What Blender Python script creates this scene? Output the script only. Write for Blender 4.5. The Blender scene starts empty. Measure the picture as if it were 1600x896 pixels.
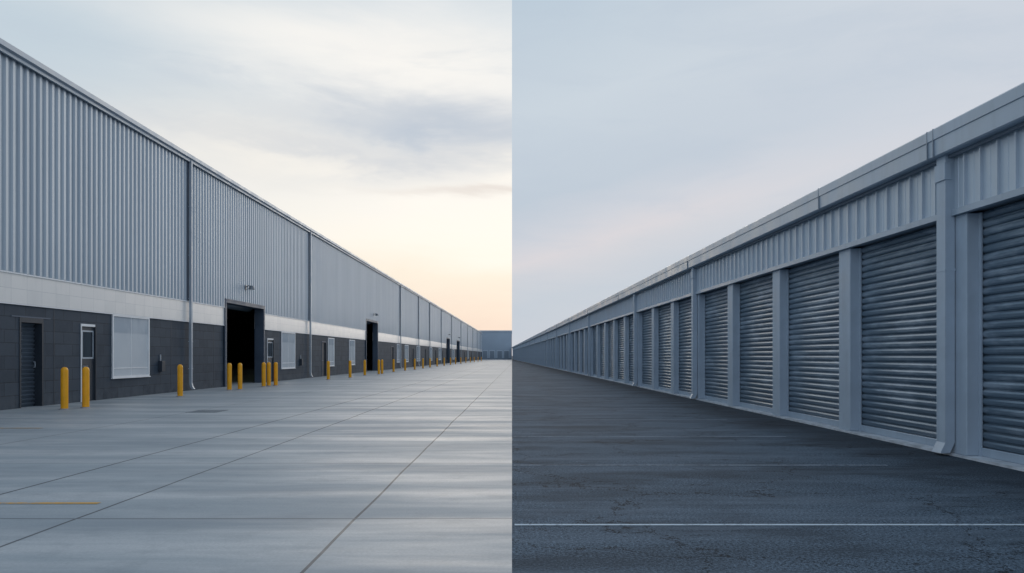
import bpy, bmesh, math, random
from mathutils import Vector, Matrix
random.seed(7)
scene=bpy.context.scene
scene.view_settings.view_transform='Standard'
scene.view_settings.look='None'
scene.view_settings.exposure=0
COL=scene.collection

def lin(r,g,b):
    f=lambda c:(c/255/12.92) if c/255<=0.04045 else ((c/255+0.055)/1.055)**2.4
    return (f(r),f(g),f(b),1)

# ---------------------------------------------------------------- node helper
class NT:
    def __init__(s,tree): s.t=tree; s.n=tree.nodes; s.l=tree.links
    def node(s,ty,**k):
        n=s.n.new(ty)
        for a,b in k.items(): setattr(n,a,b)
        return n
    def put(s,sock,v):
        if isinstance(v,bpy.types.NodeSocket): s.l.new(v,sock)
        elif v is not None: sock.default_value=v
    def m(s,op,a,b=None,c=None,clamp=False):
        n=s.node('ShaderNodeMath',operation=op); n.use_clamp=clamp
        s.put(n.inputs[0],a)
        if b is not None: s.put(n.inputs[1],b)
        if c is not None: s.put(n.inputs[2],c)
        return n.outputs[0]
    def mix(s,f,a,b,mode='MIX'):
        n=s.node('ShaderNodeMix',data_type='RGBA',blend_type=mode)
        s.put(n.inputs[0],f); s.put(n.inputs[6],a); s.put(n.inputs[7],b)
        return n.outputs[2]
    def rng(s,v,a,b,c=0.,d=1.,smooth=True):
        n=s.node('ShaderNodeMapRange'); n.interpolation_type='SMOOTHSTEP' if smooth else 'LINEAR'
        s.put(n.inputs[0],v); n.inputs[1].default_value=a;n.inputs[2].default_value=b
        n.inputs[3].default_value=c;n.inputs[4].default_value=d
        return n.outputs[0]
    def ramp(s,f,stops):
        n=s.node('ShaderNodeValToRGB'); e=n.color_ramp.elements
        e[0].position=stops[0][0]; e[0].color=stops[0][1]
        e[1].position=stops[-1][0]; e[1].color=stops[-1][1]
        for p,c in stops[1:-1]:
            k=e.new(p); k.color=c
        s.put(n.inputs[0],f); return n.outputs[0]
    def xyz(s,x,y,z):
        n=s.node('ShaderNodeCombineXYZ'); s.put(n.inputs[0],x);s.put(n.inputs[1],y);s.put(n.inputs[2],z); return n.outputs[0]
    def noise(s,vec,scale=1.,detail=3.,rough=.5,dist=0.):
        n=s.node('ShaderNodeTexNoise'); s.put(n.inputs['Vector'],vec)
        n.inputs['Scale'].default_value=scale;n.inputs['Detail'].default_value=detail
        n.inputs['Roughness'].default_value=rough;n.inputs['Distortion'].default_value=dist
        return n.outputs[0]

def newmat(name):
    m=bpy.data.materials.new(name); m.use_nodes=True
    t=NT(m.node_tree); b=m.node_tree.nodes['Principled BSDF']
    tc=t.node('ShaderNodeTexCoord')
    sp=t.node('ShaderNodeSeparateXYZ'); t.l.new(tc.outputs['Object'],sp.inputs[0])
    return m,t,b,tc.outputs['Object'],sp.outputs
def bump(t,b,h,strength=.3,dist=.01):
    n=t.node('ShaderNodeBump'); n.inputs['Strength'].default_value=strength; n.inputs['Distance'].default_value=dist
    t.l.new(h,n.inputs['Height']); t.l.new(n.outputs[0],b.inputs['Normal'])

def paint(name,col,rough=.5,metal=0.,var=.15,scale=1.5,spec=.5,streak=0.,bumpy=0.):
    m,t,b,o,s=newmat(name)
    n=t.noise(o,scale,3,.6)
    c2=tuple(x*(1-var) for x in col[:3])+(1,)
    c1=tuple(min(1,x*(1+var)) for x in col[:3])+(1,)
    c=t.mix(t.rng(n,.3,.7),c2,c1)
    if streak:
        st=t.noise(t.xyz(t.m('MULTIPLY',s[0],6),t.m('MULTIPLY',s[1],6),t.m('MULTIPLY',s[2],.35)),1,3,.6)
        c=t.mix(t.m('MULTIPLY',t.rng(st,.45,.75),streak),c,tuple(x*.45 for x in col[:3])+(1,))
    t.put(b.inputs['Base Color'],c)
    r=t.rng(n,.3,.7,max(0,rough-.08),min(1,rough+.08))
    t.put(b.inputs['Roughness'],r)
    b.inputs['Metallic'].default_value=metal
    b.inputs['Specular IOR Level'].default_value=spec
    if bumpy: bump(t,b,t.noise(o,scale*8,3,.6),.4,bumpy)
    return m

M={}
def cladding():
    m,t,b,o,s=newmat('corrugated_cladding')
    sheet=t.m('FLOOR',t.m('DIVIDE',s[1],1.04))
    wn=t.node('ShaderNodeTexWhiteNoise',noise_dimensions='1D'); t.put(wn.inputs['W'],sheet)
    c=t.mix(wn.outputs[0],(.39,.455,.515,1),(.435,.50,.555,1))
    st=t.noise(t.xyz(0,t.m('MULTIPLY',s[1],1.6),t.m('MULTIPLY',s[2],.25)),1,2,.6)
    c=t.mix(t.m('MULTIPLY',t.rng(st,.4,.75),.22),c,(.28,.335,.39,1))
    t.put(b.inputs['Base Color'],c)
    b.inputs['Metallic'].default_value=.4
    b.inputs['Roughness'].default_value=.40
    return m
M['clad']=cladding()
def cmu():
    m,t,b,o,s=newmat('painted_block_wall')
    br=t.node('ShaderNodeTexBrick'); t.put(br.inputs['Vector'],t.xyz(s[1],s[2],0))
    br.inputs['Scale'].default_value=1; br.inputs['Brick Width'].default_value=.8; br.inputs['Row Height'].default_value=.322
    br.inputs['Mortar Size'].default_value=.011; br.inputs['Mortar Smooth'].default_value=.2
    br.inputs['Color1'].default_value=(.030,.046,.067,1); br.inputs['Color2'].default_value=(.048,.068,.093,1)
    br.inputs['Mortar'].default_value=(.018,.027,.039,1)
    n=t.noise(o,2.2,4,.65)
    c2=t.mix(t.rng(n,.3,.75,0,.4),br.outputs[0],(.062,.085,.112,1))
    g=t.rng(s[2],0,.5,.45,0)
    c3=t.mix(t.m('MULTIPLY',g,t.rng(n,.35,.65)),c2,(.10,.118,.138,1))
    t.put(b.inputs['Base Color'],c3); b.inputs['Roughness'].default_value=.7; b.inputs['Specular IOR Level'].default_value=.3
    bump(t,b,t.m('MULTIPLY',br.outputs['Fac'],-1),.4,.008); return m
M['cmu']=cmu()
def band():
    m,t,b,o,s=newmat('pale_tile_band')
    br=t.node('ShaderNodeTexBrick'); t.put(br.inputs['Vector'],t.xyz(s[1],t.m('ADD',s[2],-2.58),0))
    br.offset=0
    br.inputs['Scale'].default_value=1; br.inputs['Brick Width'].default_value=.6; br.inputs['Row Height'].default_value=.36
    br.inputs['Mortar Size'].default_value=.005
    br.inputs['Color1'].default_value=(.73,.73,.71,1); br.inputs['Color2'].default_value=(.80,.79,.76,1)
    br.inputs['Mortar'].default_value=(.54,.55,.55,1)
    st=t.noise(t.xyz(0,t.m('MULTIPLY',s[1],3),t.m('MULTIPLY',s[2],.8)),1,4,.65)
    c=t.mix(t.m('MULTIPLY',t.rng(st,.45,.75),.25),br.outputs[0],(.58,.585,.58,1))
    t.put(b.inputs['Base Color'],c); b.inputs['Roughness'].default_value=.28
    return m
M['band']=band()
M['trim']=paint('eave_trim_metal',(.38,.44,.50,1),.4,.3,.08)
M['pipe']=paint('grey_downspout_metal',(.38,.44,.50,1),.4,.2,.08,3)
M['joint']=paint('gutter_joint_metal',(.25,.30,.355,1),.5,.2,.08,3)
M['seam']=paint('dark_joint_cover',(.065,.095,.14,1),.5,.2,.1)
M['darkframe']=paint('dark_steel_frame',(.030,.041,.056,1),.5,.2,.1)
M['white']=paint('white_frame_paint',(.80,.82,.83,1),.45,0,.06)
def pane():
    m,t,b,o,s=newmat('window_pane')
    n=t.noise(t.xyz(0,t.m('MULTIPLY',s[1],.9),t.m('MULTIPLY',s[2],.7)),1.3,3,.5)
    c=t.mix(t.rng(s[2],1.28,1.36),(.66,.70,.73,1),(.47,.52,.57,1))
    c=t.mix(t.rng(n,.4,.62,0,.4),c,(.75,.78,.79,1))  # darker top and pale patches: reflections painted into the pane colour
    t.put(b.inputs['Base Color'],c); b.inputs['Roughness'].default_value=.08
    b.inputs['Coat Weight'].default_value=.5; b.inputs['Coat Roughness'].default_value=.03
    return m
M['pane']=pane()
M['panedark']=paint('dark_window_glass',(.05,.062,.075,1),.1,0,.1,1)
M['slate']=paint('charcoal_shutter_metal',(.10,.13,.165,1),.45,.3,.1)
M['roof']=paint('metal_roof_sheet',(.3,.33,.36,1),.5,.3,.1)
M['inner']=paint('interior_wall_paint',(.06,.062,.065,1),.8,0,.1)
M['yellow']=paint('yellow_bollard_paint',(.92,.42,.015,1),.4,0,.07,5,.4,.12)
M['footing']=paint('bollard_footing_concrete',(.27,.29,.31,1),.9,0,.2,8)
M['stor_wall']=paint('pale_blue_grey_panel',(.51,.59,.665,1),.38,.2,.05,1.2,.4,.14)
M['stor_pil']=paint('pilaster_paint',(.41,.495,.58,1),.5,.05,.06,2,.4,.14,.002)
M['stor_trim']=paint('gutter_paint',(.39,.47,.55,1),.38,.15,.06,1.5,.4,.14)
M['gutshade']=paint('gutter_shadow_paint',(.19,.235,.285,1),.5,.15,.06,1.5,.4,.14)  # gutter colour darkened to carry the shade below it
M['stor_in']=paint('storage_block_core',(.12,.14,.16,1),.8)
M['thresh']=paint('threshold_concrete',(.5,.54,.58,1),.8,0,.2,4)
def shutter():
    m,t,b,o,s=newmat('blue_grey_shutter')
    oi=t.node('ShaderNodeObjectInfo')
    c=t.mix(oi.outputs['Random'],(.135,.195,.255,1),(.17,.235,.30,1))
    sh=t.m('MULTIPLY',oi.outputs['Random'],50)
    n=t.noise(t.xyz(sh,t.m('MULTIPLY',s[1],.9),t.m('MULTIPLY',s[2],4.5)),1,4,.65)
    c=t.mix(t.m('MULTIPLY',t.rng(n,.45,.68),.75),c,(.38,.46,.54,1))
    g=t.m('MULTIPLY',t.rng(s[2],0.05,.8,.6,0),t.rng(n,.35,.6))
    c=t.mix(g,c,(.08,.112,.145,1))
    t.put(b.inputs['Base Color'],c); b.inputs['Metallic'].default_value=.4
    b.inputs['Specular IOR Level'].default_value=.5
    t.put(b.inputs['Roughness'],t.rng(n,.3,.7,.3,.43))
    return m
M['shutter']=shutter()
M['farwall']=paint('distant_wall_hazed',(.34,.42,.50,1),.7,0,.06,.1)  # far building colours: distance haze put into the base colour
M['fardoor']=paint('distant_door_hazed',(.21,.26,.31,1),.7,0,.1,.2)
M['farband']=paint('distant_trim_hazed',(.52,.59,.65,1),.7,0,.1,.2)
M['lamp']=paint('lamp_housing_metal',(.16,.18,.2,1),.4,.4,.1)
def emis(name,col,st):
    m,t,b,o,s=newmat(name); b.inputs['Base Color'].default_value=col
    b.inputs['Emission Color'].default_value=col; b.inputs['Emission Strength'].default_value=st; return m
M['tube']=emis('fluorescent_tube',(.75,.9,.6,1),1.2)

# ---------------- ground materials
def concrete():
    m,t,b,o,s=newmat('concrete_pavement')
    xr=t.m('SUBTRACT',s[0],t.m('MULTIPLY',s[1],.01))
    wn0=t.noise(o,.45,2,.5)
    wob=t.m('MULTIPLY',t.m('SUBTRACT',wn0,.5),.05)
    xw=t.m('ADD',xr,wob)
    def line(c,w):
        return t.m('LESS_THAN',t.m('ABSOLUTE',t.m('SUBTRACT',xw,c)),w)
    L=line(-1.31,.012)
    for c,w in ((-3.53,.013),(-4.86,.017),(-7.6,.012)):
        L=t.m('MAXIMUM',L,line(c,w))
    yy=t.m('ADD',s[1],wob)
    fr=t.m('SUBTRACT',t.m('MODULO',t.m('ADD',yy,200-6.1),3.15),1.575)
    T=t.m('LESS_THAN',t.m('ABSOLUTE',fr),.015)
    cell=t.xyz(t.m('FLOOR',t.m('DIVIDE',t.m('ADD',yy,200-4.525),3.15)),t.m('ADD',t.m('GREATER_THAN',xr,-1.31),t.m('ADD',t.m('GREATER_THAN',xr,-3.53),t.m('ADD',t.m('GREATER_THAN',xr,-4.86),t.m('GREATER_THAN',xr,-7.6)))),0)
    wn=t.node('ShaderNodeTexWhiteNoise',noise_dimensions='2D'); t.put(wn.inputs['Vector'],cell)
    base=t.mix(wn.outputs[0],(.285,.335,.365,1),(.318,.368,.395,1))
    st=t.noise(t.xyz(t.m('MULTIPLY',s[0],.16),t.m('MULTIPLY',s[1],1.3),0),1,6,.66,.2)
    base=t.mix(t.m('MULTIPLY',t.rng(st,.38,.66),.85),base,(.48,.51,.52,1))  # pale streaks: smeared light reflections painted into the concrete colour
    st2=t.noise(t.xyz(t.m('MULTIPLY',s[0],.25),t.m('ADD',t.m('MULTIPLY',s[1],1.1),40),0),1,5,.66,.3)
    base=t.mix(t.m('MULTIPLY',t.rng(st2,.42,.70),.68),base,(.205,.25,.285,1))
    fine=t.noise(o,45,3,.75); base=t.mix(t.m('MULTIPLY',t.rng(fine,.38,.62),.25),base,(.18,.215,.24,1))
    bl=t.noise(o,2.2,6,.78); base=t.mix(t.m('MULTIPLY',t.rng(bl,.48,.68),.4),base,(.205,.243,.27,1))
    base=t.mix(t.m('MULTIPLY',L,.9),base,(.04,.05,.06,1))
    base=t.mix(t.m('MULTIPLY',T,t.rng(st2,.35,.6,.4,.85)),base,(.08,.095,.11,1))
    t.put(b.inputs['Base Color'],base)
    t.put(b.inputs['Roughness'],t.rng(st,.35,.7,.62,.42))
    b.inputs['Specular IOR Level'].default_value=.45
    return m
def asphalt():
    m,t,b,o,s=newmat('asphalt')
    f=t.noise(o,46,3,.95)
    base=t.mix(t.rng(f,.41,.62),(.022,.037,.053,1),(.155,.222,.29,1))
    bl=t.noise(t.xyz(t.m('MULTIPLY',s[0],.5),s[1],0),1.0,6,.74,.2)
    base=t.mix(t.m('MULTIPLY',t.rng(bl,.44,.62),.6),base,(.028,.043,.059,1))
    st=t.noise(t.xyz(t.m('MULTIPLY',s[0],.25),t.m('MULTIPLY',s[1],1.9),7),1,5,.7)
    base=t.mix(t.m('MULTIPLY',t.rng(st,.46,.66),.42),base,(.155,.205,.258,1))
    st3=t.noise(t.xyz(t.m('MULTIPLY',s[0],.22),t.m('MULTIPLY',s[1],1.1),31),1,5,.68)
    base=t.mix(t.m('MULTIPLY',t.rng(st3,.48,.66),.4),base,(.026,.039,.053,1))
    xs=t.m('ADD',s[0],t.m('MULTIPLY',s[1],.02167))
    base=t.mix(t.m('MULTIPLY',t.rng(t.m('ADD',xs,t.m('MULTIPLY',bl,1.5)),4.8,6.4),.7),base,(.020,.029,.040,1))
    w=t.node('ShaderNodeVectorMath',operation='ADD'); t.put(w.inputs[0],o)
    nn=t.node('ShaderNodeTexNoise'); t.put(nn.inputs['Vector'],o); nn.inputs['Scale'].default_value=1.5; nn.inputs['Detail'].default_value=6; nn.inputs['Roughness'].default_value=.7
    sc=t.node('ShaderNodeVectorMath',operation='SCALE'); t.put(sc.inputs[0],nn.outputs[1]); sc.inputs['Scale'].default_value=1.2
    t.put(w.inputs[1],sc.outputs[0])
    vo=t.node('ShaderNodeTexVoronoi',feature='DISTANCE_TO_EDGE'); t.put(vo.inputs['Vector'],w.outputs[0]); vo.inputs['Scale'].default_value=.5
    cr=t.m('LESS_THAN',vo.outputs['Distance'],t.rng(bl,.3,.65,.002,.007))
    base=t.mix(t.m('MULTIPLY',cr,.88),base,(.008,.011,.015,1))
    t.put(b.inputs['Base Color'],base)
    b.inputs['Roughness'].default_value=.85; b.inputs['Specular IOR Level'].default_value=.12
    bump(t,b,f,.55,.007)
    return m
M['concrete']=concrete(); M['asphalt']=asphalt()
def worn(name,col,under,lo,hi):
    m,t,b,o,s=newmat(name)
    n=t.noise(o,14,5,.75); n2=t.noise(o,1.2,2,.5)
    c=t.mix(t.rng(t.m('ADD',n,t.m('MULTIPLY',n2,.35)),lo,hi),under,col)
    t.put(b.inputs['Base Color'],c); b.inputs['Roughness'].default_value=.8; b.inputs['Specular IOR Level'].default_value=.2; return m
M['line']=worn('worn_white_line_paint',(.50,.60,.67,1),(.14,.185,.23,1),.48,.66)
M['line2']=worn('faded_white_line_paint',(.27,.335,.395,1),(.075,.105,.14,1),.5,.8)
M['orange']=worn('worn_orange_line_paint',(.58,.34,.10,1),(.32,.33,.33,1),.5,.72)
M['iron']=paint('drain_iron',(.19,.22,.24,1),.7,.2,.3,10)

# ---------------------------------------------------------------- mesh helpers
def mk(name,bm,mat,parent=None,loc=(0,0,0),smooth=False,recalc=True):
    me=bpy.data.meshes.new(name)
    if recalc: bmesh.ops.recalc_face_normals(bm,faces=bm.faces)
    bm.to_mesh(me); bm.free(); me.materials.append(mat)
    if smooth:
        for p in me.polygons: p.use_smooth=True
    ob=bpy.data.objects.new(name,me); COL.objects.link(ob); ob.location=loc
    if parent: ob.parent=parent
    return ob
def empty(name,loc=(0,0,0),rot=0,parent=None):
    e=bpy.data.objects.new(name,None); COL.objects.link(e); e.location=loc; e.rotation_euler=(0,0,rot)
    e.empty_display_size=.3
    if parent: e.parent=parent
    return e
def box(bm,x0,x1,y0,y1,z0,z1,bev=0):
    vs=[bm.verts.new((x,y,z)) for x in(x0,x1) for y in(y0,y1) for z in(z0,z1)]
    fs=[(0,1,3,2),(4,6,7,5),(0,4,5,1),(2,3,7,6),(0,2,6,4),(1,5,7,3)]
    F=[bm.faces.new([vs[i] for i in f]) for f in fs]
    if bev:
        es=list({e for f in F for e in f.edges})
        bmesh.ops.bevel(bm,geom=es,offset=bev,segments=1,affect='EDGES',profile=.5)
def boxob(name,b,mat,parent=None,bev=0):
    bm=bmesh.new(); box(bm,*b,bev=bev); return mk(name,bm,mat,parent)
def quad(bm,pts): bm.faces.new([bm.verts.new(p) for p in pts])
def wall(bm,x0,x1,ya,yb,za,zb,ops):
    """solid wall slab with rectangular openings, x0=front x1=back"""
    ys=sorted({ya,yb}|{v for o in ops for v in(o[0],o[1]) if ya<v<yb})
    zs=sorted({za,zb}|{v for o in ops for v in(o[2],o[3]) if za<v<zb})
    def solid(i,j):
        if i<0 or j<0 or i>=len(ys)-1 or j>=len(zs)-1: return False
        cy=(ys[i]+ys[i+1])/2; cz=(zs[j]+zs[j+1])/2
        return not any(o[0]<cy<o[1] and o[2]<cz<o[3] for o in ops)
    V={}
    def v(x,y,z):
        k=(x,y,z)
        if k not in V: V[k]=bm.verts.new(k)
        return V[k]
    for i in range(len(ys)-1):
        for j in range(len(zs)-1):
            if not solid(i,j): continue
            a,b2,c,d=ys[i],ys[i+1],zs[j],zs[j+1]
            for x in(x0,x1): bm.faces.new([v(x,a,c),v(x,b2,c),v(x,b2,d),v(x,a,d)])
            if not solid(i-1,j): bm.faces.new([v(x0,a,c),v(x1,a,c),v(x1,a,d),v(x0,a,d)])
            if not solid(i+1,j): bm.faces.new([v(x0,b2,c),v(x1,b2,c),v(x1,b2,d),v(x0,b2,d)])
            if not solid(i,j-1): bm.faces.new([v(x0,a,c),v(x1,a,c),v(x1,b2,c),v(x0,b2,c)])
            if not solid(i,j+1): bm.faces.new([v(x0,a,d),v(x1,a,d),v(x1,b2,d),v(x0,b2,d)])
def tube(bm,pts,r,seg=8):
    rings=[]
    for i,p in enumerate(pts):
        p=Vector(p)
        d=(Vector(pts[min(i+1,len(pts)-1)])-Vector(pts[max(i-1,0)])).normalized()
        u=d.cross(Vector((0,1,0)));
        if u.length<.01: u=d.cross(Vector((1,0,0)))
        u.normalize(); w=d.cross(u)
        rings.append([bm.verts.new(p+u*r*math.cos(a*2*math.pi/seg)+w*r*math.sin(a*2*math.pi/seg)) for a in range(seg)])
    for a,b in zip(rings,rings[1:]):
        for k in range(seg): bm.faces.new([a[k],a[(k+1)%seg],b[(k+1)%seg],b[k]])
    bm.faces.new(rings[0]); bm.faces.new(rings[-1])
def sqpipe(bm,pts,hx,hy):
    rings=[[bm.verts.new((p[0]+sx*hx,p[1]+sy*hy,p[2])) for sx,sy in((-1,-1),(1,-1),(1,1),(-1,1))] for p in pts]
    for a,b in zip(rings,rings[1:]):
        for k in range(4): bm.faces.new([a[k],a[(k+1)%4],b[(k+1)%4],b[k]])
    bm.faces.new(rings[0]); bm.faces.new(rings[-1])
def cop(ob,parent=None,loc=None):
    n=ob.copy(); COL.objects.link(n)
    if parent is not None: n.parent=parent
    if loc is not None: n.location=loc
    return n

# ================================================================ GROUND
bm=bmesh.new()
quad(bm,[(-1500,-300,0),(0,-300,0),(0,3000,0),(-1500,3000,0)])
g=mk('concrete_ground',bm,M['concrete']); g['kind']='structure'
bm=bmesh.new()
quad(bm,[(0,-300,0),(1500,-300,0),(1500,3000,0),(0,3000,0)])
g=mk('asphalt_ground',bm,M['asphalt']); g['kind']='structure'
def strip(name,x0,x1,y0,y1,mat):
    bm=bmesh.new(); quad(bm,[(x0,y0,.004),(x1,y0,.004),(x1,y1,.004),(x0,y1,.004)])
    o=mk(name,bm,mat); o['kind']='structure'; return o
for k in range(0,26):
    y=5.89+3.2*k
    if k==0: strip('road_marking',.02,5.0,y-.024,y+.024,M['line'])
    else: strip('road_marking',.02,4.6-.0217*y*.8,y-.03,y+.03,M['line2'])
strip('road_marking',-6.5,-3.63,6.72,6.79,M['orange'])
strip('road_marking',-12.1,-8.4,13.7,13.78,M['orange'])

dr=empty('drain_grate',(-7.1,17.9,0))
boxob('grate_frame',(-.36,.36,-.36,.36,.0,.006),M['iron'],dr)
bm=bmesh.new()
for i in range(9): box(bm,-.32,.32,-.33+i*.075,-.33+i*.075+.05,.006,.010)
mk('grate_bars',bm,M['iron'],dr)
dr['label']='square iron drain grate set in the concrete yard'; dr['category']='drain'

# ================================================================ WAREHOUSE
AL=12.35
W=empty('warehouse',(-AL,0,0),-math.atan(.01))
W['label']='long corrugated metal warehouse with dark block base and pale band'; W['category']='warehouse'
Y0,Y1=6.0,251.0; TH=.4
ZB,ZT,ZE=2.58,3.30,8.53
bigs=[(32.1,36.9,0,3.63),(61.5,66.5,0,4.2),(129,135,0,4.3),(150,157,0,4.3)]
doors=[(18.95,19.9,2.25,'roll'),(21.6,22.35,2.2,'glass'),(37.55,38.5,2.15,'glass'),(47.9,48.9,2.2,'solid'),(73.7,75.0,2.2,'solid'),(88,89.2,2.2,'solid'),(100,101.2,2.2,'solid'),(112,113.3,2.2,'solid'),(122,123.5,2.2,'solid'),(170,172,2.2,'solid'),(195,197,2.2,'solid')]
wins=[(23.3,25.5,.68,2.5),(39.8,42.1,.68,2.5),(49.5,51.0,.68,2.4),(55.6,57.4,.68,2.4),(77.2,78.9,.68,2.4),(82.5,85,.68,2.4),(92,95,.7,2.4),(105,108,.7,2.4),(117,120,.7,2.4),(141,145,.7,2.4),(181,185,.7,2.4)]
ops=[tuple(b) for b in bigs]+[(d[0],d[1],-1,d[2]) for d in doors]+[(w[0],w[1],w[2],w[3]) for w in wins]
ops=[(a,b,(-1 if c==0 else c),d) for a,b,c,d in ops]
bm=bmesh.new(); wall(bm,0,-TH,Y0,Y1,0,ZB,ops); mk('wall',bm,M['cmu'],W)
bm=bmesh.new(); wall(bm,.035,-TH,Y0,Y1,ZB+.001,ZT,ops); mk('tile_band',bm,M['band'],W)
bm=bmesh.new()
boxes=sorted([(b[0],b[1]) for b in bigs])
cur=Y0
for a,b in boxes+[(Y1,Y1)]:
    box(bm,.036,.065,cur,a,ZT-.005,ZT+.03); 
    box(bm,.0,.045,cur,a,ZB-.03,ZB-.002); cur=b
mk('band_trim',bm,M['white'],W)
bm=bmesh.new(); P=.26
prof=[(0,.02),(.115,.02),(.14,.070),(.225,.070),(.26,.02)]
n=int((Y1-Y0)/P)
def zlow(y):
    for b in bigs:
        if b[0]<y<b[1]: return b[3]+.05
    return ZT+.03
for i in range(n):
    yb=Y0+i*P
    for (a,da),(b,db) in zip(prof,prof[1:]):
        y0,y1=yb+a,yb+b; z=zlow((y0+y1)/2)
        quad(bm,[(da,y0,z),(db,y1,z),(db,y1,ZE),(da,y0,ZE)])
bmesh.ops.remove_doubles(bm,verts=bm.verts,dist=.0005)
cl=mk('corrugated_cladding',bm,M['clad'],W,recalc=False)
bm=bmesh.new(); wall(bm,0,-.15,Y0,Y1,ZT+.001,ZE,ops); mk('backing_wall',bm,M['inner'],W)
bm=bmesh.new()
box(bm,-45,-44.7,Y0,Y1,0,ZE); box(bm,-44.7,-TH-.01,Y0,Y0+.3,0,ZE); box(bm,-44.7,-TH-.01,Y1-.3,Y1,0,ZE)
mk('rear_wall',bm,M['inner'],W)
bm=bmesh.new()
vs=[(.1,ZE+.12),(-22,ZE+.9),(-45.2,ZE+.12),(-45.2,ZE),(.1,ZE)]
r0=[bm.verts.new((x,Y0-.1,z)) for x,z in vs]; r1=[bm.verts.new((x,Y1+.1,z)) for x,z in vs]
for k in range(5): bm.faces.new([r0[k],r0[(k+1)%5],r1[(k+1)%5],r1[k]])
bm.faces.new(r0); bm.faces.new(r1)
mk('roof',bm,M['roof'],W)
bm=bmesh.new()
vs=[(.102,ZE-.06),(.16,ZE-.06),(.16,ZE+.02),(.24,ZE+.05),(.24,ZE+.18),(.20,ZE+.20),(.102,ZE+.20)]
r0=[bm.verts.new((x,Y0-.15,z)) for x,z in vs]; r1=[bm.verts.new((x,Y1+.15,z)) for x,z in vs]
nv=len(vs)
for k in range(nv): bm.faces.new([r0[k],r0[(k+1)%nv],r1[(k+1)%nv],r1[k]])
bm.faces.new(r0); bm.faces.new(r1)
mk('gutter',bm,M['trim'],W)
spy=[28.5,44.8,78.8,93,104.5,120,138,160,180,200,221,238]
bm=bmesh.new(); box(bm,.0755,.088,-.16,.16,ZT+.04,ZE-.062); seam=mk('joint_cover',bm,M['seam'],W); seam.location=(0,spy[0],0)
bm=bmesh.new()
sqpipe(bm,[(.15,0,ZE-.0),(.15,0,3.5),(.15,0,.28),(.18,0,.16),(.25,0,.06)],.045,.055)
for z in (6.8,5,3.4,1.8,.8): box(bm,.0885 if z>3.4 else .08,.2,-.07,.07,z,z+.035)
spt=mk('downspout',bm,M['pipe'],W); spt.location=(0,spy[0],0)
for y in spy[1:]:
    cop(seam,loc=(0,y,0)); cop(spt,loc=(0,y,0))
for a,b,_,zt in bigs:
    bm=bmesh.new()
    box(bm,-.36,.085,a-.0,a+.07,0,zt-.0,0); box(bm,-.36,.085,b-.07,b,0,zt)
    box(bm,-.36,.085,a+.07,b-.07,zt-.1,zt)
    box(bm,.036,.095,a-.08,b+.08,zt+.001,zt+.06)
    box(bm,.036,.085,a-.08,a-.001,0.01,zt); box(bm,.036,.085,b+.001,b+.08,0.01,zt)
    f=mk('opening_frame',bm,M['seam'],W)
    bm=bmesh.new(); tube(bm,[(-.75,a-.1,zt+.05),(-.75,b+.1,zt+.05)],.28,12); mk('shutter_roll',bm,M['slate'],W,smooth=True)
bm=bmesh.new()
for y in (34,38.5,43,47.5): 
    box(bm,-7.1,-7,y,y+.1,0,4.5); box(bm,-6.1,-6,y,y+.1,0,4.5)
for z in (1.4,2.8,4.2): box(bm,-7.1,-6.0,34.1,47.5,z,z+.12)
for k,(y,z) in enumerate([(34.4,1.52),(36.4,1.52),(39,1.52),(35.2,2.92),(40,2.92),(42,0),(36.5,0.0)]): box(bm,-6.98,-6.15,y,y+1.3,z,z+1.1)
mk('interior_rack',bm,M['slate'],W)
for y in (38,44,50,63,68):
    boxob('ceiling_light',(-6.0,-5.7,y,y+1.6,4.9,4.98),M['tube'],W)
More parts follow.
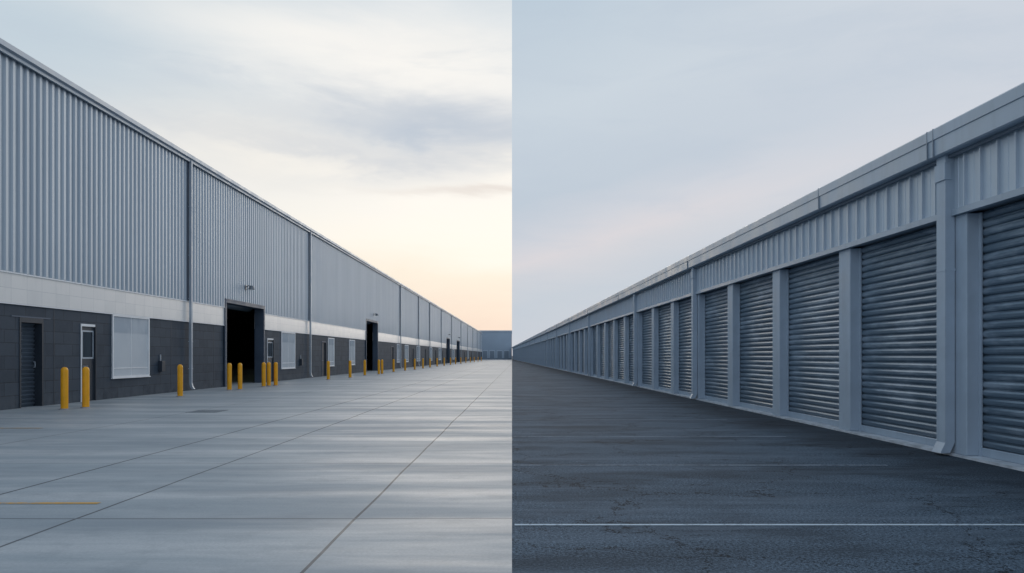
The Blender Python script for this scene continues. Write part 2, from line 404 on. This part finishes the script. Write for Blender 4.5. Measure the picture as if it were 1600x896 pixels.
for a,b,zt,ty in doors:
    d=empty('door',(0,a,0),parent=W); w=b-a
    if ty=='roll':
        bm=bmesh.new(); nz=20
        for i in range(nz):
            z0=i*(zt-.1)/nz; z1=(i+1)*(zt-.1)/nz; zm=z0+(z1-z0)*.7
            quad(bm,[(-.22,.05,z0),(-.22,w-.05,z0),(-.17,w-.05,zm),(-.17,.05,zm)]); quad(bm,[(-.17,.05,zm),(-.17,w-.05,zm),(-.22,w-.05,z1),(-.22,.05,z1)])
        mk('shutter_curtain',bm,M['slate'],d,recalc=False)
        bm=bmesh.new(); box(bm,-.3,.015,-.0+.001,.06,0,zt); box(bm,-.3,.015,w-.06,w-.001,0,zt); box(bm,-.3,.015,.06,w-.06,zt-.12,zt-.001)
        mk('frame',bm,M['darkframe'],d)
        bm=bmesh.new(); box(bm,-.01,.012,-.3,w+.3,zt+.001,zt+.035); mk('lintel',bm,M['seam'],d)
        bm=bmesh.new(); tube(bm,[(-.16,w-.14,1.0),(-.12,w-.14,1.0),(-.12,w-.14,1.14),(-.16,w-.14,1.14)],.012,6); mk('handle',bm,M['pipe'],d)
    else:
        g_=ty=='glass'
        fm=M['white'] if g_ else M['seam']
        bm=bmesh.new(); box(bm,-.05,.02,.001,.035,0,zt); box(bm,-.12,.02,.035,w-.03,zt-.07,zt-.001)
        mk('frame',bm,fm,d)
        bm=bmesh.new(); box(bm,-.12,.03,w-.03,w-.001,0,zt); mk('hinge_jamb',bm,M['darkframe'],d)
        bm=bmesh.new()
        if g_:
            wall(bm,-.02,-.07,.037,w-.032,.01,zt-.072,[(.13,w-.11,1.25,zt-.22)])
            mk('door_leaf',bm,M['darkframe'],d)
            boxob('glass',(-.055,-.035,.13,w-.11,1.25,zt-.22),M['panedark'],d)
            bm=bmesh.new(); wall(bm,-.012,-.019,.09,w-.07,1.21,zt-.18,[(.135,w-.115,1.255,zt-.225)]); mk('window_frame',bm,M['pipe'],d)
        else:
            box(bm,-.1,-.05,.052,w-.032,.01,zt-.092); mk('door_leaf',bm,M['darkframe'],d)
        bm=bmesh.new(); tube(bm,[(-.03,.16,1.0),(.03,.16,1.0),(.03,.28,1.0)],.014,6); mk('handle',bm,M['pipe'],d)
for a,b,z0,z1 in wins:
    wd=empty('window',(0,a,z0),parent=W); w=b-a; h=z1-z0
    bm=bmesh.new(); f=.055
    box(bm,-.06,.04,-f,0.0,-f,h+f); box(bm,-.06,.04,w,w+f,-f,h+f)
    box(bm,-.06,.04,.0,w,-f,0); box(bm,-.06,.04,.0,w,h,h+f)
    mk('frame',bm,M['white'],wd,)
    bm=bmesh.new(); box(bm,-.0,.010,w*.5-.010,w*.5+.010,.001,h-.001); box(bm,-.0,.010,.001,w*.5-.011,h*.12,h*.12+.03); box(bm,-.0,.010,w*.5+.011,w-.001,h*.12,h*.12+.03)
    mk('mullion',bm,M['white'],wd)
    boxob('glass',(-.02,-.001,.002,w-.002,.002,h-.002),M['pane'],wd)
    boxob('window_sill',(-.06,.06,-f-.03,w+f+.03,-f-.03,-f-.001),M['white'],wd)
for y in (20.36,27.2,31,43.7,53.2,59.5,70,87,103): boxob('control_joint',(-.01,.004,y-.012,y+.012,.02,ZB-.04),M['darkframe'],W)
for y in (26.35,43.2):
    bx=empty('meter_box',(0,y,1.0),parent=W)
    boxob('box_body',(.001,.14,-.12,.12,-.25,.12),M['darkframe'],bx,bev=.01)
    boxob('box_conduit',(.01,.04,-.02,.02,.12,.34),M['pipe'],bx)
for y,z in ((34.4,4.35),(64.6,4.75),(132,4.9),(153.5,4.9)):
    L=empty('wall_lamp',(.06,y,z),parent=W); L.scale=(.75,.75,.9)
    bm=bmesh.new(); box(bm,.021,.06,-.1,.1,-.12,.12,.008); tube(bm,[(.06,0,.03),(.2,0,.1),(.34,0,.06)],.025,8); mk('bracket',bm,M['lamp'],L)
    bm=bmesh.new()
    r=[(.04,.10),(.11,.07),(.16,.0),(.19,-.09)]
    rings=[[bm.verts.new((.38+q*math.cos(k*math.pi/6),q*1.1*math.sin(k*math.pi/6),zz)) for k in range(12)] for q,zz in r]
    for A,B in zip(rings,rings[1:]):
        for k in range(12): bm.faces.new([A[k],A[(k+1)%12],B[(k+1)%12],B[k]])
    bm.faces.new(rings[0]); mk('lamp_shade',bm,M['lamp'],L,smooth=True)
    bm=bmesh.new(); bmesh.ops.create_uvsphere(bm,u_segments=12,v_segments=8,radius=.09,matrix=Matrix.Translation((.38,0,-.06))); mk('lamp_lens',bm,M['white'],L,smooth=True)

# ================================================================ BOLLARDS
bm=bmesh.new()
profb=[(.083,.0),(.083,.93),(.08,.96),(.068,.99),(.045,1.012),(.018,1.022)]
rings=[[bm.verts.new((q*math.cos(k*math.pi/10),q*math.sin(k*math.pi/10),z)) for k in range(20)] for q,z in profb]
for A,B in zip(rings,rings[1:]):
    for k in range(20): bm.faces.new([A[k],A[(k+1)%20],B[(k+1)%20],B[k]])
bm.faces.new(rings[-1])
b0=empty('bollard',(-10.82,18.57,0))
post=mk('post',bm,M['yellow'],b0,smooth=True)
bm=bmesh.new()
pf=[(.13,.0),(.125,.012),(.10,.02),(.084,.022)]
rings=[[bm.verts.new((q*math.cos(k*math.pi/10),q*math.sin(k*math.pi/10),z)) for k in range(20)] for q,z in pf]
for A,B in zip(rings,rings[1:]):
    for k in range(20): bm.faces.new([A[k],A[(k+1)%20],B[(k+1)%20],B[k]])
foot=mk('footing',bm,M['footing'],b0)
BL=[(134,637.5),(281.5,620),(358.5,610),(375,609),(412,604.5),(420,603.5),(431,603),(513,593.5),(547,590.5),(570,587),(592,585),(597,584.5),(615,581.5),(633,579.5),(648,578),(661,576),(672,574.5),(683,573),(694,571.8),(704,570.5),(712,569.5),(720,568.5),(728,567.5),(735,566.8),(741,566),(747,565.3),(752,564.8)]
pos=[((px-800)/1200*(1560/(py-556)),1560/(py-556)) for px,py in BL]
bl=[b0]
for x,y in pos:
    e=empty('bollard',(x,y,0)); cop(post,e); cop(foot,e); bl.append(e)
for i,e in enumerate(bl):
    e['category']='bollard'; e['group']='yellow bollards along the warehouse wall'
    e['label']='yellow steel bollard standing on concrete before the warehouse wall'
for e,l in zip(bl[:3],['yellow steel bollard beside the small shutter door','yellow steel bollard before the white framed door','lone yellow bollard near the warehouse window and downspout']): e['label']=l

# ================================================================ DISTANT BUILDING
D=empty('distant_warehouse',(0,262,0)); D['label']='plain blue-grey flat roofed warehouse closing the concrete yard'; D['category']='warehouse'
boxob('wall',(-60,-.05,0,30,0,9.5),M['farwall'],D)
boxob('roof_edge',(-60.2,.0,-.2,30.2,9.5,9.9),M['farband'],D)
boxob('base_band',(-60,-.06,-.08,-.001,0,.5),M['fardoor'],D)
for x in(-9.2,-6.8,-4.2,-1.9):
    dd=empty('dock_door',(x,0,0),parent=D)
    boxob('door_leaf',(-.8,.8,-.1,-.082,.0,2.9),M['fardoor'],dd)
    boxob('frame',(-.95,.95,-.081,-.002,.5,3.1),M['farband'],dd)

# ================================================================ STORAGE BUILDING
AR=5.97
S=empty('storage_building',(AR,0,0),math.atan(.02167))
S['label']='long blue-grey self storage building with rows of roller doors'; S['category']='storage building'
PER=3.2; PW=.42; K0,K1=-3,80
yS=9.73+PER*K0; yE=9.73+PER*K1+PW
HZ=3.14
boxob('wall',(.32,9,yS+.01,yE-.01,0,4.0),M['stor_in'],S)
boxob('header_wall',(.02,.3,yS,yE,HZ,3.98),M['stor_trim'],S)
bm=bmesh.new(); P=.32
n=int((yE-yS)/P)
prof=[(0,-.015),(.143,-.015),(.147,-.021),(.155,-.021),(.159,-.015),(.290,-.015),(.292,-.050),(.318,-.050),(.32,-.015)]
for i in range(n):
    yb=yS+i*P
    for (a,da),(b,db) in zip(prof,prof[1:]):
        quad(bm,[(da,yb+a,HZ+.05),(db,yb+b,HZ+.05),(db,yb+b,4.0),(da,yb+a,4.0)])
bmesh.ops.remove_doubles(bm,verts=bm.verts,dist=.0004)
mk('ribbed_panel',bm,M['stor_wall'],S,recalc=False)
boxob('header_trim',(-.062,.018,yS,yE,HZ-.03,HZ+.05),M['stor_trim'],S)
bm=bmesh.new()
vs=[(-.02,3.90),(-.20,3.90),(-.215,3.915),(-.218,4.12),(-.232,4.127),(-.235,4.255),(-.228,4.27),(-.02,4.20)]
nv=len(vs)
r0=[bm.verts.new((x,yS-.1,z)) for x,z in vs]; r1=[bm.verts.new((x,yE+.1,z)) for x,z in vs]
for k in range(nv): bm.faces.new([r0[k],r0[(k+1)%nv],r1[(k+1)%nv],r1[k]])
bm.faces.new(r0); bm.faces.new(r1)
mk('gutter',bm,M['stor_trim'],S)
boxob('gutter_shade_strip',(-.10,-.053,yS,yE,3.86,3.899),M['gutshade'],S)  # dark strip standing in for the shade line under the gutter
bm=bmesh.new(); box(bm,-.237,-.21,-.006,.006,3.897,4.272); gj=mk('gutter_joint',bm,M['joint'],S); gj.location=(0,10.08,0)
for y in [10.22,13.65,23,36,48,60,72,88]: cop(gj,loc=(0,y,0))
bm=bmesh.new()
vs=[(-.019,4.001),(-.019,4.21),(4.5,4.6),(9.1,4.21),(9.1,4.001)]
r0=[bm.verts.new((x,yS-.05,z)) for x,z in vs]; r1=[bm.verts.new((x,yE+.05,z)) for x,z in vs]
for k in range(5): bm.faces.new([r0[k],r0[(k+1)%5],r1[(k+1)%5],r1[k]])
bm.faces.new(r0); bm.faces.new(r1); mk('roof',bm,M['roof'],S)
boxob('threshold',(-.05,.318,yS,yE,0.0,.03),M['thresh'],S)
bm=bmesh.new(); box(bm,-.001,.3,0,PW,.031,HZ-.031,.008)
pil=mk('pilaster',bm,M['stor_pil'],S); pil.location=(0,9.73+PER*K0,0)
DW=PER-PW
d0=empty('roller_door',(.2,9.73+PER*K0+PW,0),parent=S)
bm=bmesh.new(); ns=28; H0,H1=.14,HZ-.02; sh=(H1-H0)/ns
for i in range(ns):
    z=H0+i*sh
    pr=[(0.014,z),(-.012,z+sh*.10),(-.022,z+sh*.28),(-.024,z+sh*.60),(-.012,z+sh*.82),(.014,z+sh*.88),(.014,z+sh)]
    for (xa,za),(xb,zb) in zip(pr,pr[1:]):
        quad(bm,[(xa,.001,za),(xa,DW-.001,za),(xb,DW-.001,zb),(xb,.001,zb)])
bmesh.ops.remove_doubles(bm,verts=bm.verts,dist=.0004)
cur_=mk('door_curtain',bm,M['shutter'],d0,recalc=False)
bm=bmesh.new(); box(bm,-.04,.03,.02,DW-.02,.031,.139,.006); bar=mk('bottom_bar',bm,M['stor_trim'],d0)
bm=bmesh.new(); box(bm,-.05,-.028,.002,.05,.031,HZ-.035); trk=mk('guide_track',bm,M['stor_pil'],d0); trk2=cop(trk,d0,(0,DW-.052,0))
for k in range(K0+1,K1+1):
    y=9.73+PER*k
    cop(pil,loc=(0,y,0))
    if k<K1:
        e=empty('roller_door',(.2,y+PW,0),parent=S)
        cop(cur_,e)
        cop(bar,e)
        if k<30: cop(trk,e); cop(trk2,e)
bm=bmesh.new()
sqpipe(bm,[(-.075,0,3.9),(-.075,0,.17),(-.14,0,.035)],.062,.1)
box(bm,-.155,-.06,-.115,.115,3.58,3.8,.004)
for z in (2.4,): box(bm,-.141,-.003,-.104,.104,z,z+.03)
sp=mk('downspout',bm,M['stor_pil'],S); sp.location=(0,10.06,0)
for k in (-3,4,7,12,16,20,24,28,33,38,43,48,54,60,66,72,78): cop(sp,loc=(0,9.73+PER*k+.24,0))

# ================================================================ SKY
w=bpy.data.worlds.new("World"); scene.world=w; w.use_nodes=True
t=NT(w.node_tree); bg=w.node_tree.nodes['Background']
tc=t.node('ShaderNodeTexCoord'); s=t.node('ShaderNodeSeparateXYZ'); t.l.new(tc.outputs['Generated'],s.inputs[0])
X,Y,Z=s.outputs
wrp=t.m('MULTIPLY',t.m('SUBTRACT',t.noise(t.xyz(t.m('MULTIPLY',X,2.2),t.m('MULTIPLY',Y,2.2),t.m('MULTIPLY',Z,8)),1.5,5,.6,.3),.5),.15)
Zl=t.m('ADD',Z,t.m('MULTIPLY',wrp,.7))
left=t.ramp(Zl,[(0,lin(244,218,203)),(.05,lin(252,232,214)),(.10,lin(255,243,225)),(.15,(1.04,.98,.875,1)),(.20,(1.03,.985,.91,1)),(.26,lin(248,244,237)),(.32,lin(240,240,238)),(.40,lin(227,232,235)),(.47,lin(203,215,224)),(.75,lin(130,154,180))])
left=t.mix(t.m('MULTIPLY',t.rng(X,-.1,-.5),t.rng(Z,.08,.35,.12,.8)),left,lin(184,203,217))
def blob(cx,cz,sx,sz,k=.35,tilt=0.):
    dx=t.m('SUBTRACT',t.m('ADD',X,wrp),cx)
    a=t.m('DIVIDE',dx,sx); b_=t.m('DIVIDE',t.m('SUBTRACT',t.m('ADD',t.m('ADD',Z,t.m('MULTIPLY',dx,tilt)),t.m('MULTIPLY',wrp,k)),cz),sz)
    return t.m('EXPONENT',t.m('MULTIPLY',t.m('ADD',t.m('MULTIPLY',a,a),t.m('MULTIPLY',b_,b_)),-1))
wis=t.noise(t.xyz(t.m('MULTIPLY',X,3),t.m('MULTIPLY',Y,1),t.m('MULTIPLY',Z,12)),1.6,5,.62,.5)
wis2=t.noise(t.xyz(t.m('MULTIPLY',X,2.2),t.m('ADD',Y,9),t.m('MULTIPLY',Z,9)),1.8,5,.6,.4)
left=t.mix(t.m('MULTIPLY',blob(-.18,.35,.24,.038,.6,.12),.95),left,(.98,.955,.91,1))
left=t.mix(t.m('MULTIPLY',blob(-.33,.24,.16,.05),.7),left,lin(249,244,236))
left=t.mix(t.m('MULTIPLY',t.m('MULTIPLY',t.rng(wis2,.42,.62),blob(-.08,.285,.34,.055,.5)),.7),left,lin(204,211,220))
left=t.mix(t.m('MULTIPLY',blob(-.07,.290,.19,.024,.75),.85),left,lin(187,198,212))
left=t.mix(t.m('MULTIPLY',blob(-.2,.258,.25,.012,.9),.5),left,lin(206,211,218))
left=t.mix(t.m('MULTIPLY',blob(-.02,.212,.12,.007,.6),.6),left,lin(225,215,208))
left=t.mix(t.m('MULTIPLY',t.m('MULTIPLY',t.rng(wis,.5,.72),t.rng(Z,.22,.34)),.32),left,lin(194,206,218))
Zr=t.m('ADD',t.m('SUBTRACT',Z,t.m('MULTIPLY',X,.25)),t.m('MULTIPLY',wrp,.35))
right=t.ramp(Zr,[(0,lin(197,205,217)),(.06,lin(194,204,216)),(.105,lin(206,209,217)),(.125,lin(214,212,218)),(.15,lin(203,208,218)),(.19,lin(188,201,215)),(.3,lin(199,211,222)),(.42,lin(188,204,218)),(.8,lin(112,139,170))])
right=t.mix(t.m('MULTIPLY',t.rng(X,.05,.55),t.rng(Z,.1,.2,.2,.75)),right,lin(210,216,225))
right=t.mix(t.m('MULTIPLY',t.rng(wis,.45,.7),.25),right,lin(184,198,214))
side=t.m('GREATER_THAN',X,0)
col=t.mix(side,left,right)
# behind the viewer: even bright overcast
col=t.mix(t.rng(Y,.25,-.4),col,t.ramp(Z,[(0,lin(216,226,240)),(.4,lin(208,221,238)),(1,lin(155,178,208))]))
below=t.m('LESS_THAN',Z,-.002)
col=t.mix(below,col,(.12,.13,.14,1))
sky=t.node('ShaderNodeTexSky',sky_type='NISHITA'); sky.sun_disc=False
sky.sun_elevation=math.radians(18); sky.sun_rotation=math.radians(8)
skc=t.mix(1.,sky.outputs[0],(.05,.05,.05,1),'MULTIPLY')
col=t.mix(.03,col,skc)
t.l.new(col,bg.inputs[0]); bg.inputs[1].default_value=1.0
w.cycles.sampling_method='MANUAL'; w.cycles.sample_map_resolution=256

sd=bpy.data.lights.new('sun','SUN'); sd.energy=.9; sd.angle=math.radians(45); sd.color=(1,.87,.73)
so=bpy.data.objects.new('sun',sd); COL.objects.link(so)
el,az=math.radians(18),math.radians(8)
dirv=Vector((math.sin(az)*math.cos(el),math.cos(az)*math.cos(el),math.sin(el)))
so.rotation_euler=(-dirv).to_track_quat('-Z','Y').to_euler()

# ================================================================ CAMERA
cd=bpy.data.cameras.new('camera'); co=bpy.data.objects.new('camera',cd); COL.objects.link(co)
co.location=(0,0,1.3); co.rotation_euler=(math.radians(90),0,0)
cd.sensor_width=36; cd.lens=27.0; cd.shift_y=(556-448)/1600
cd.clip_end=6000; cd.clip_start=.05
scene.camera=co
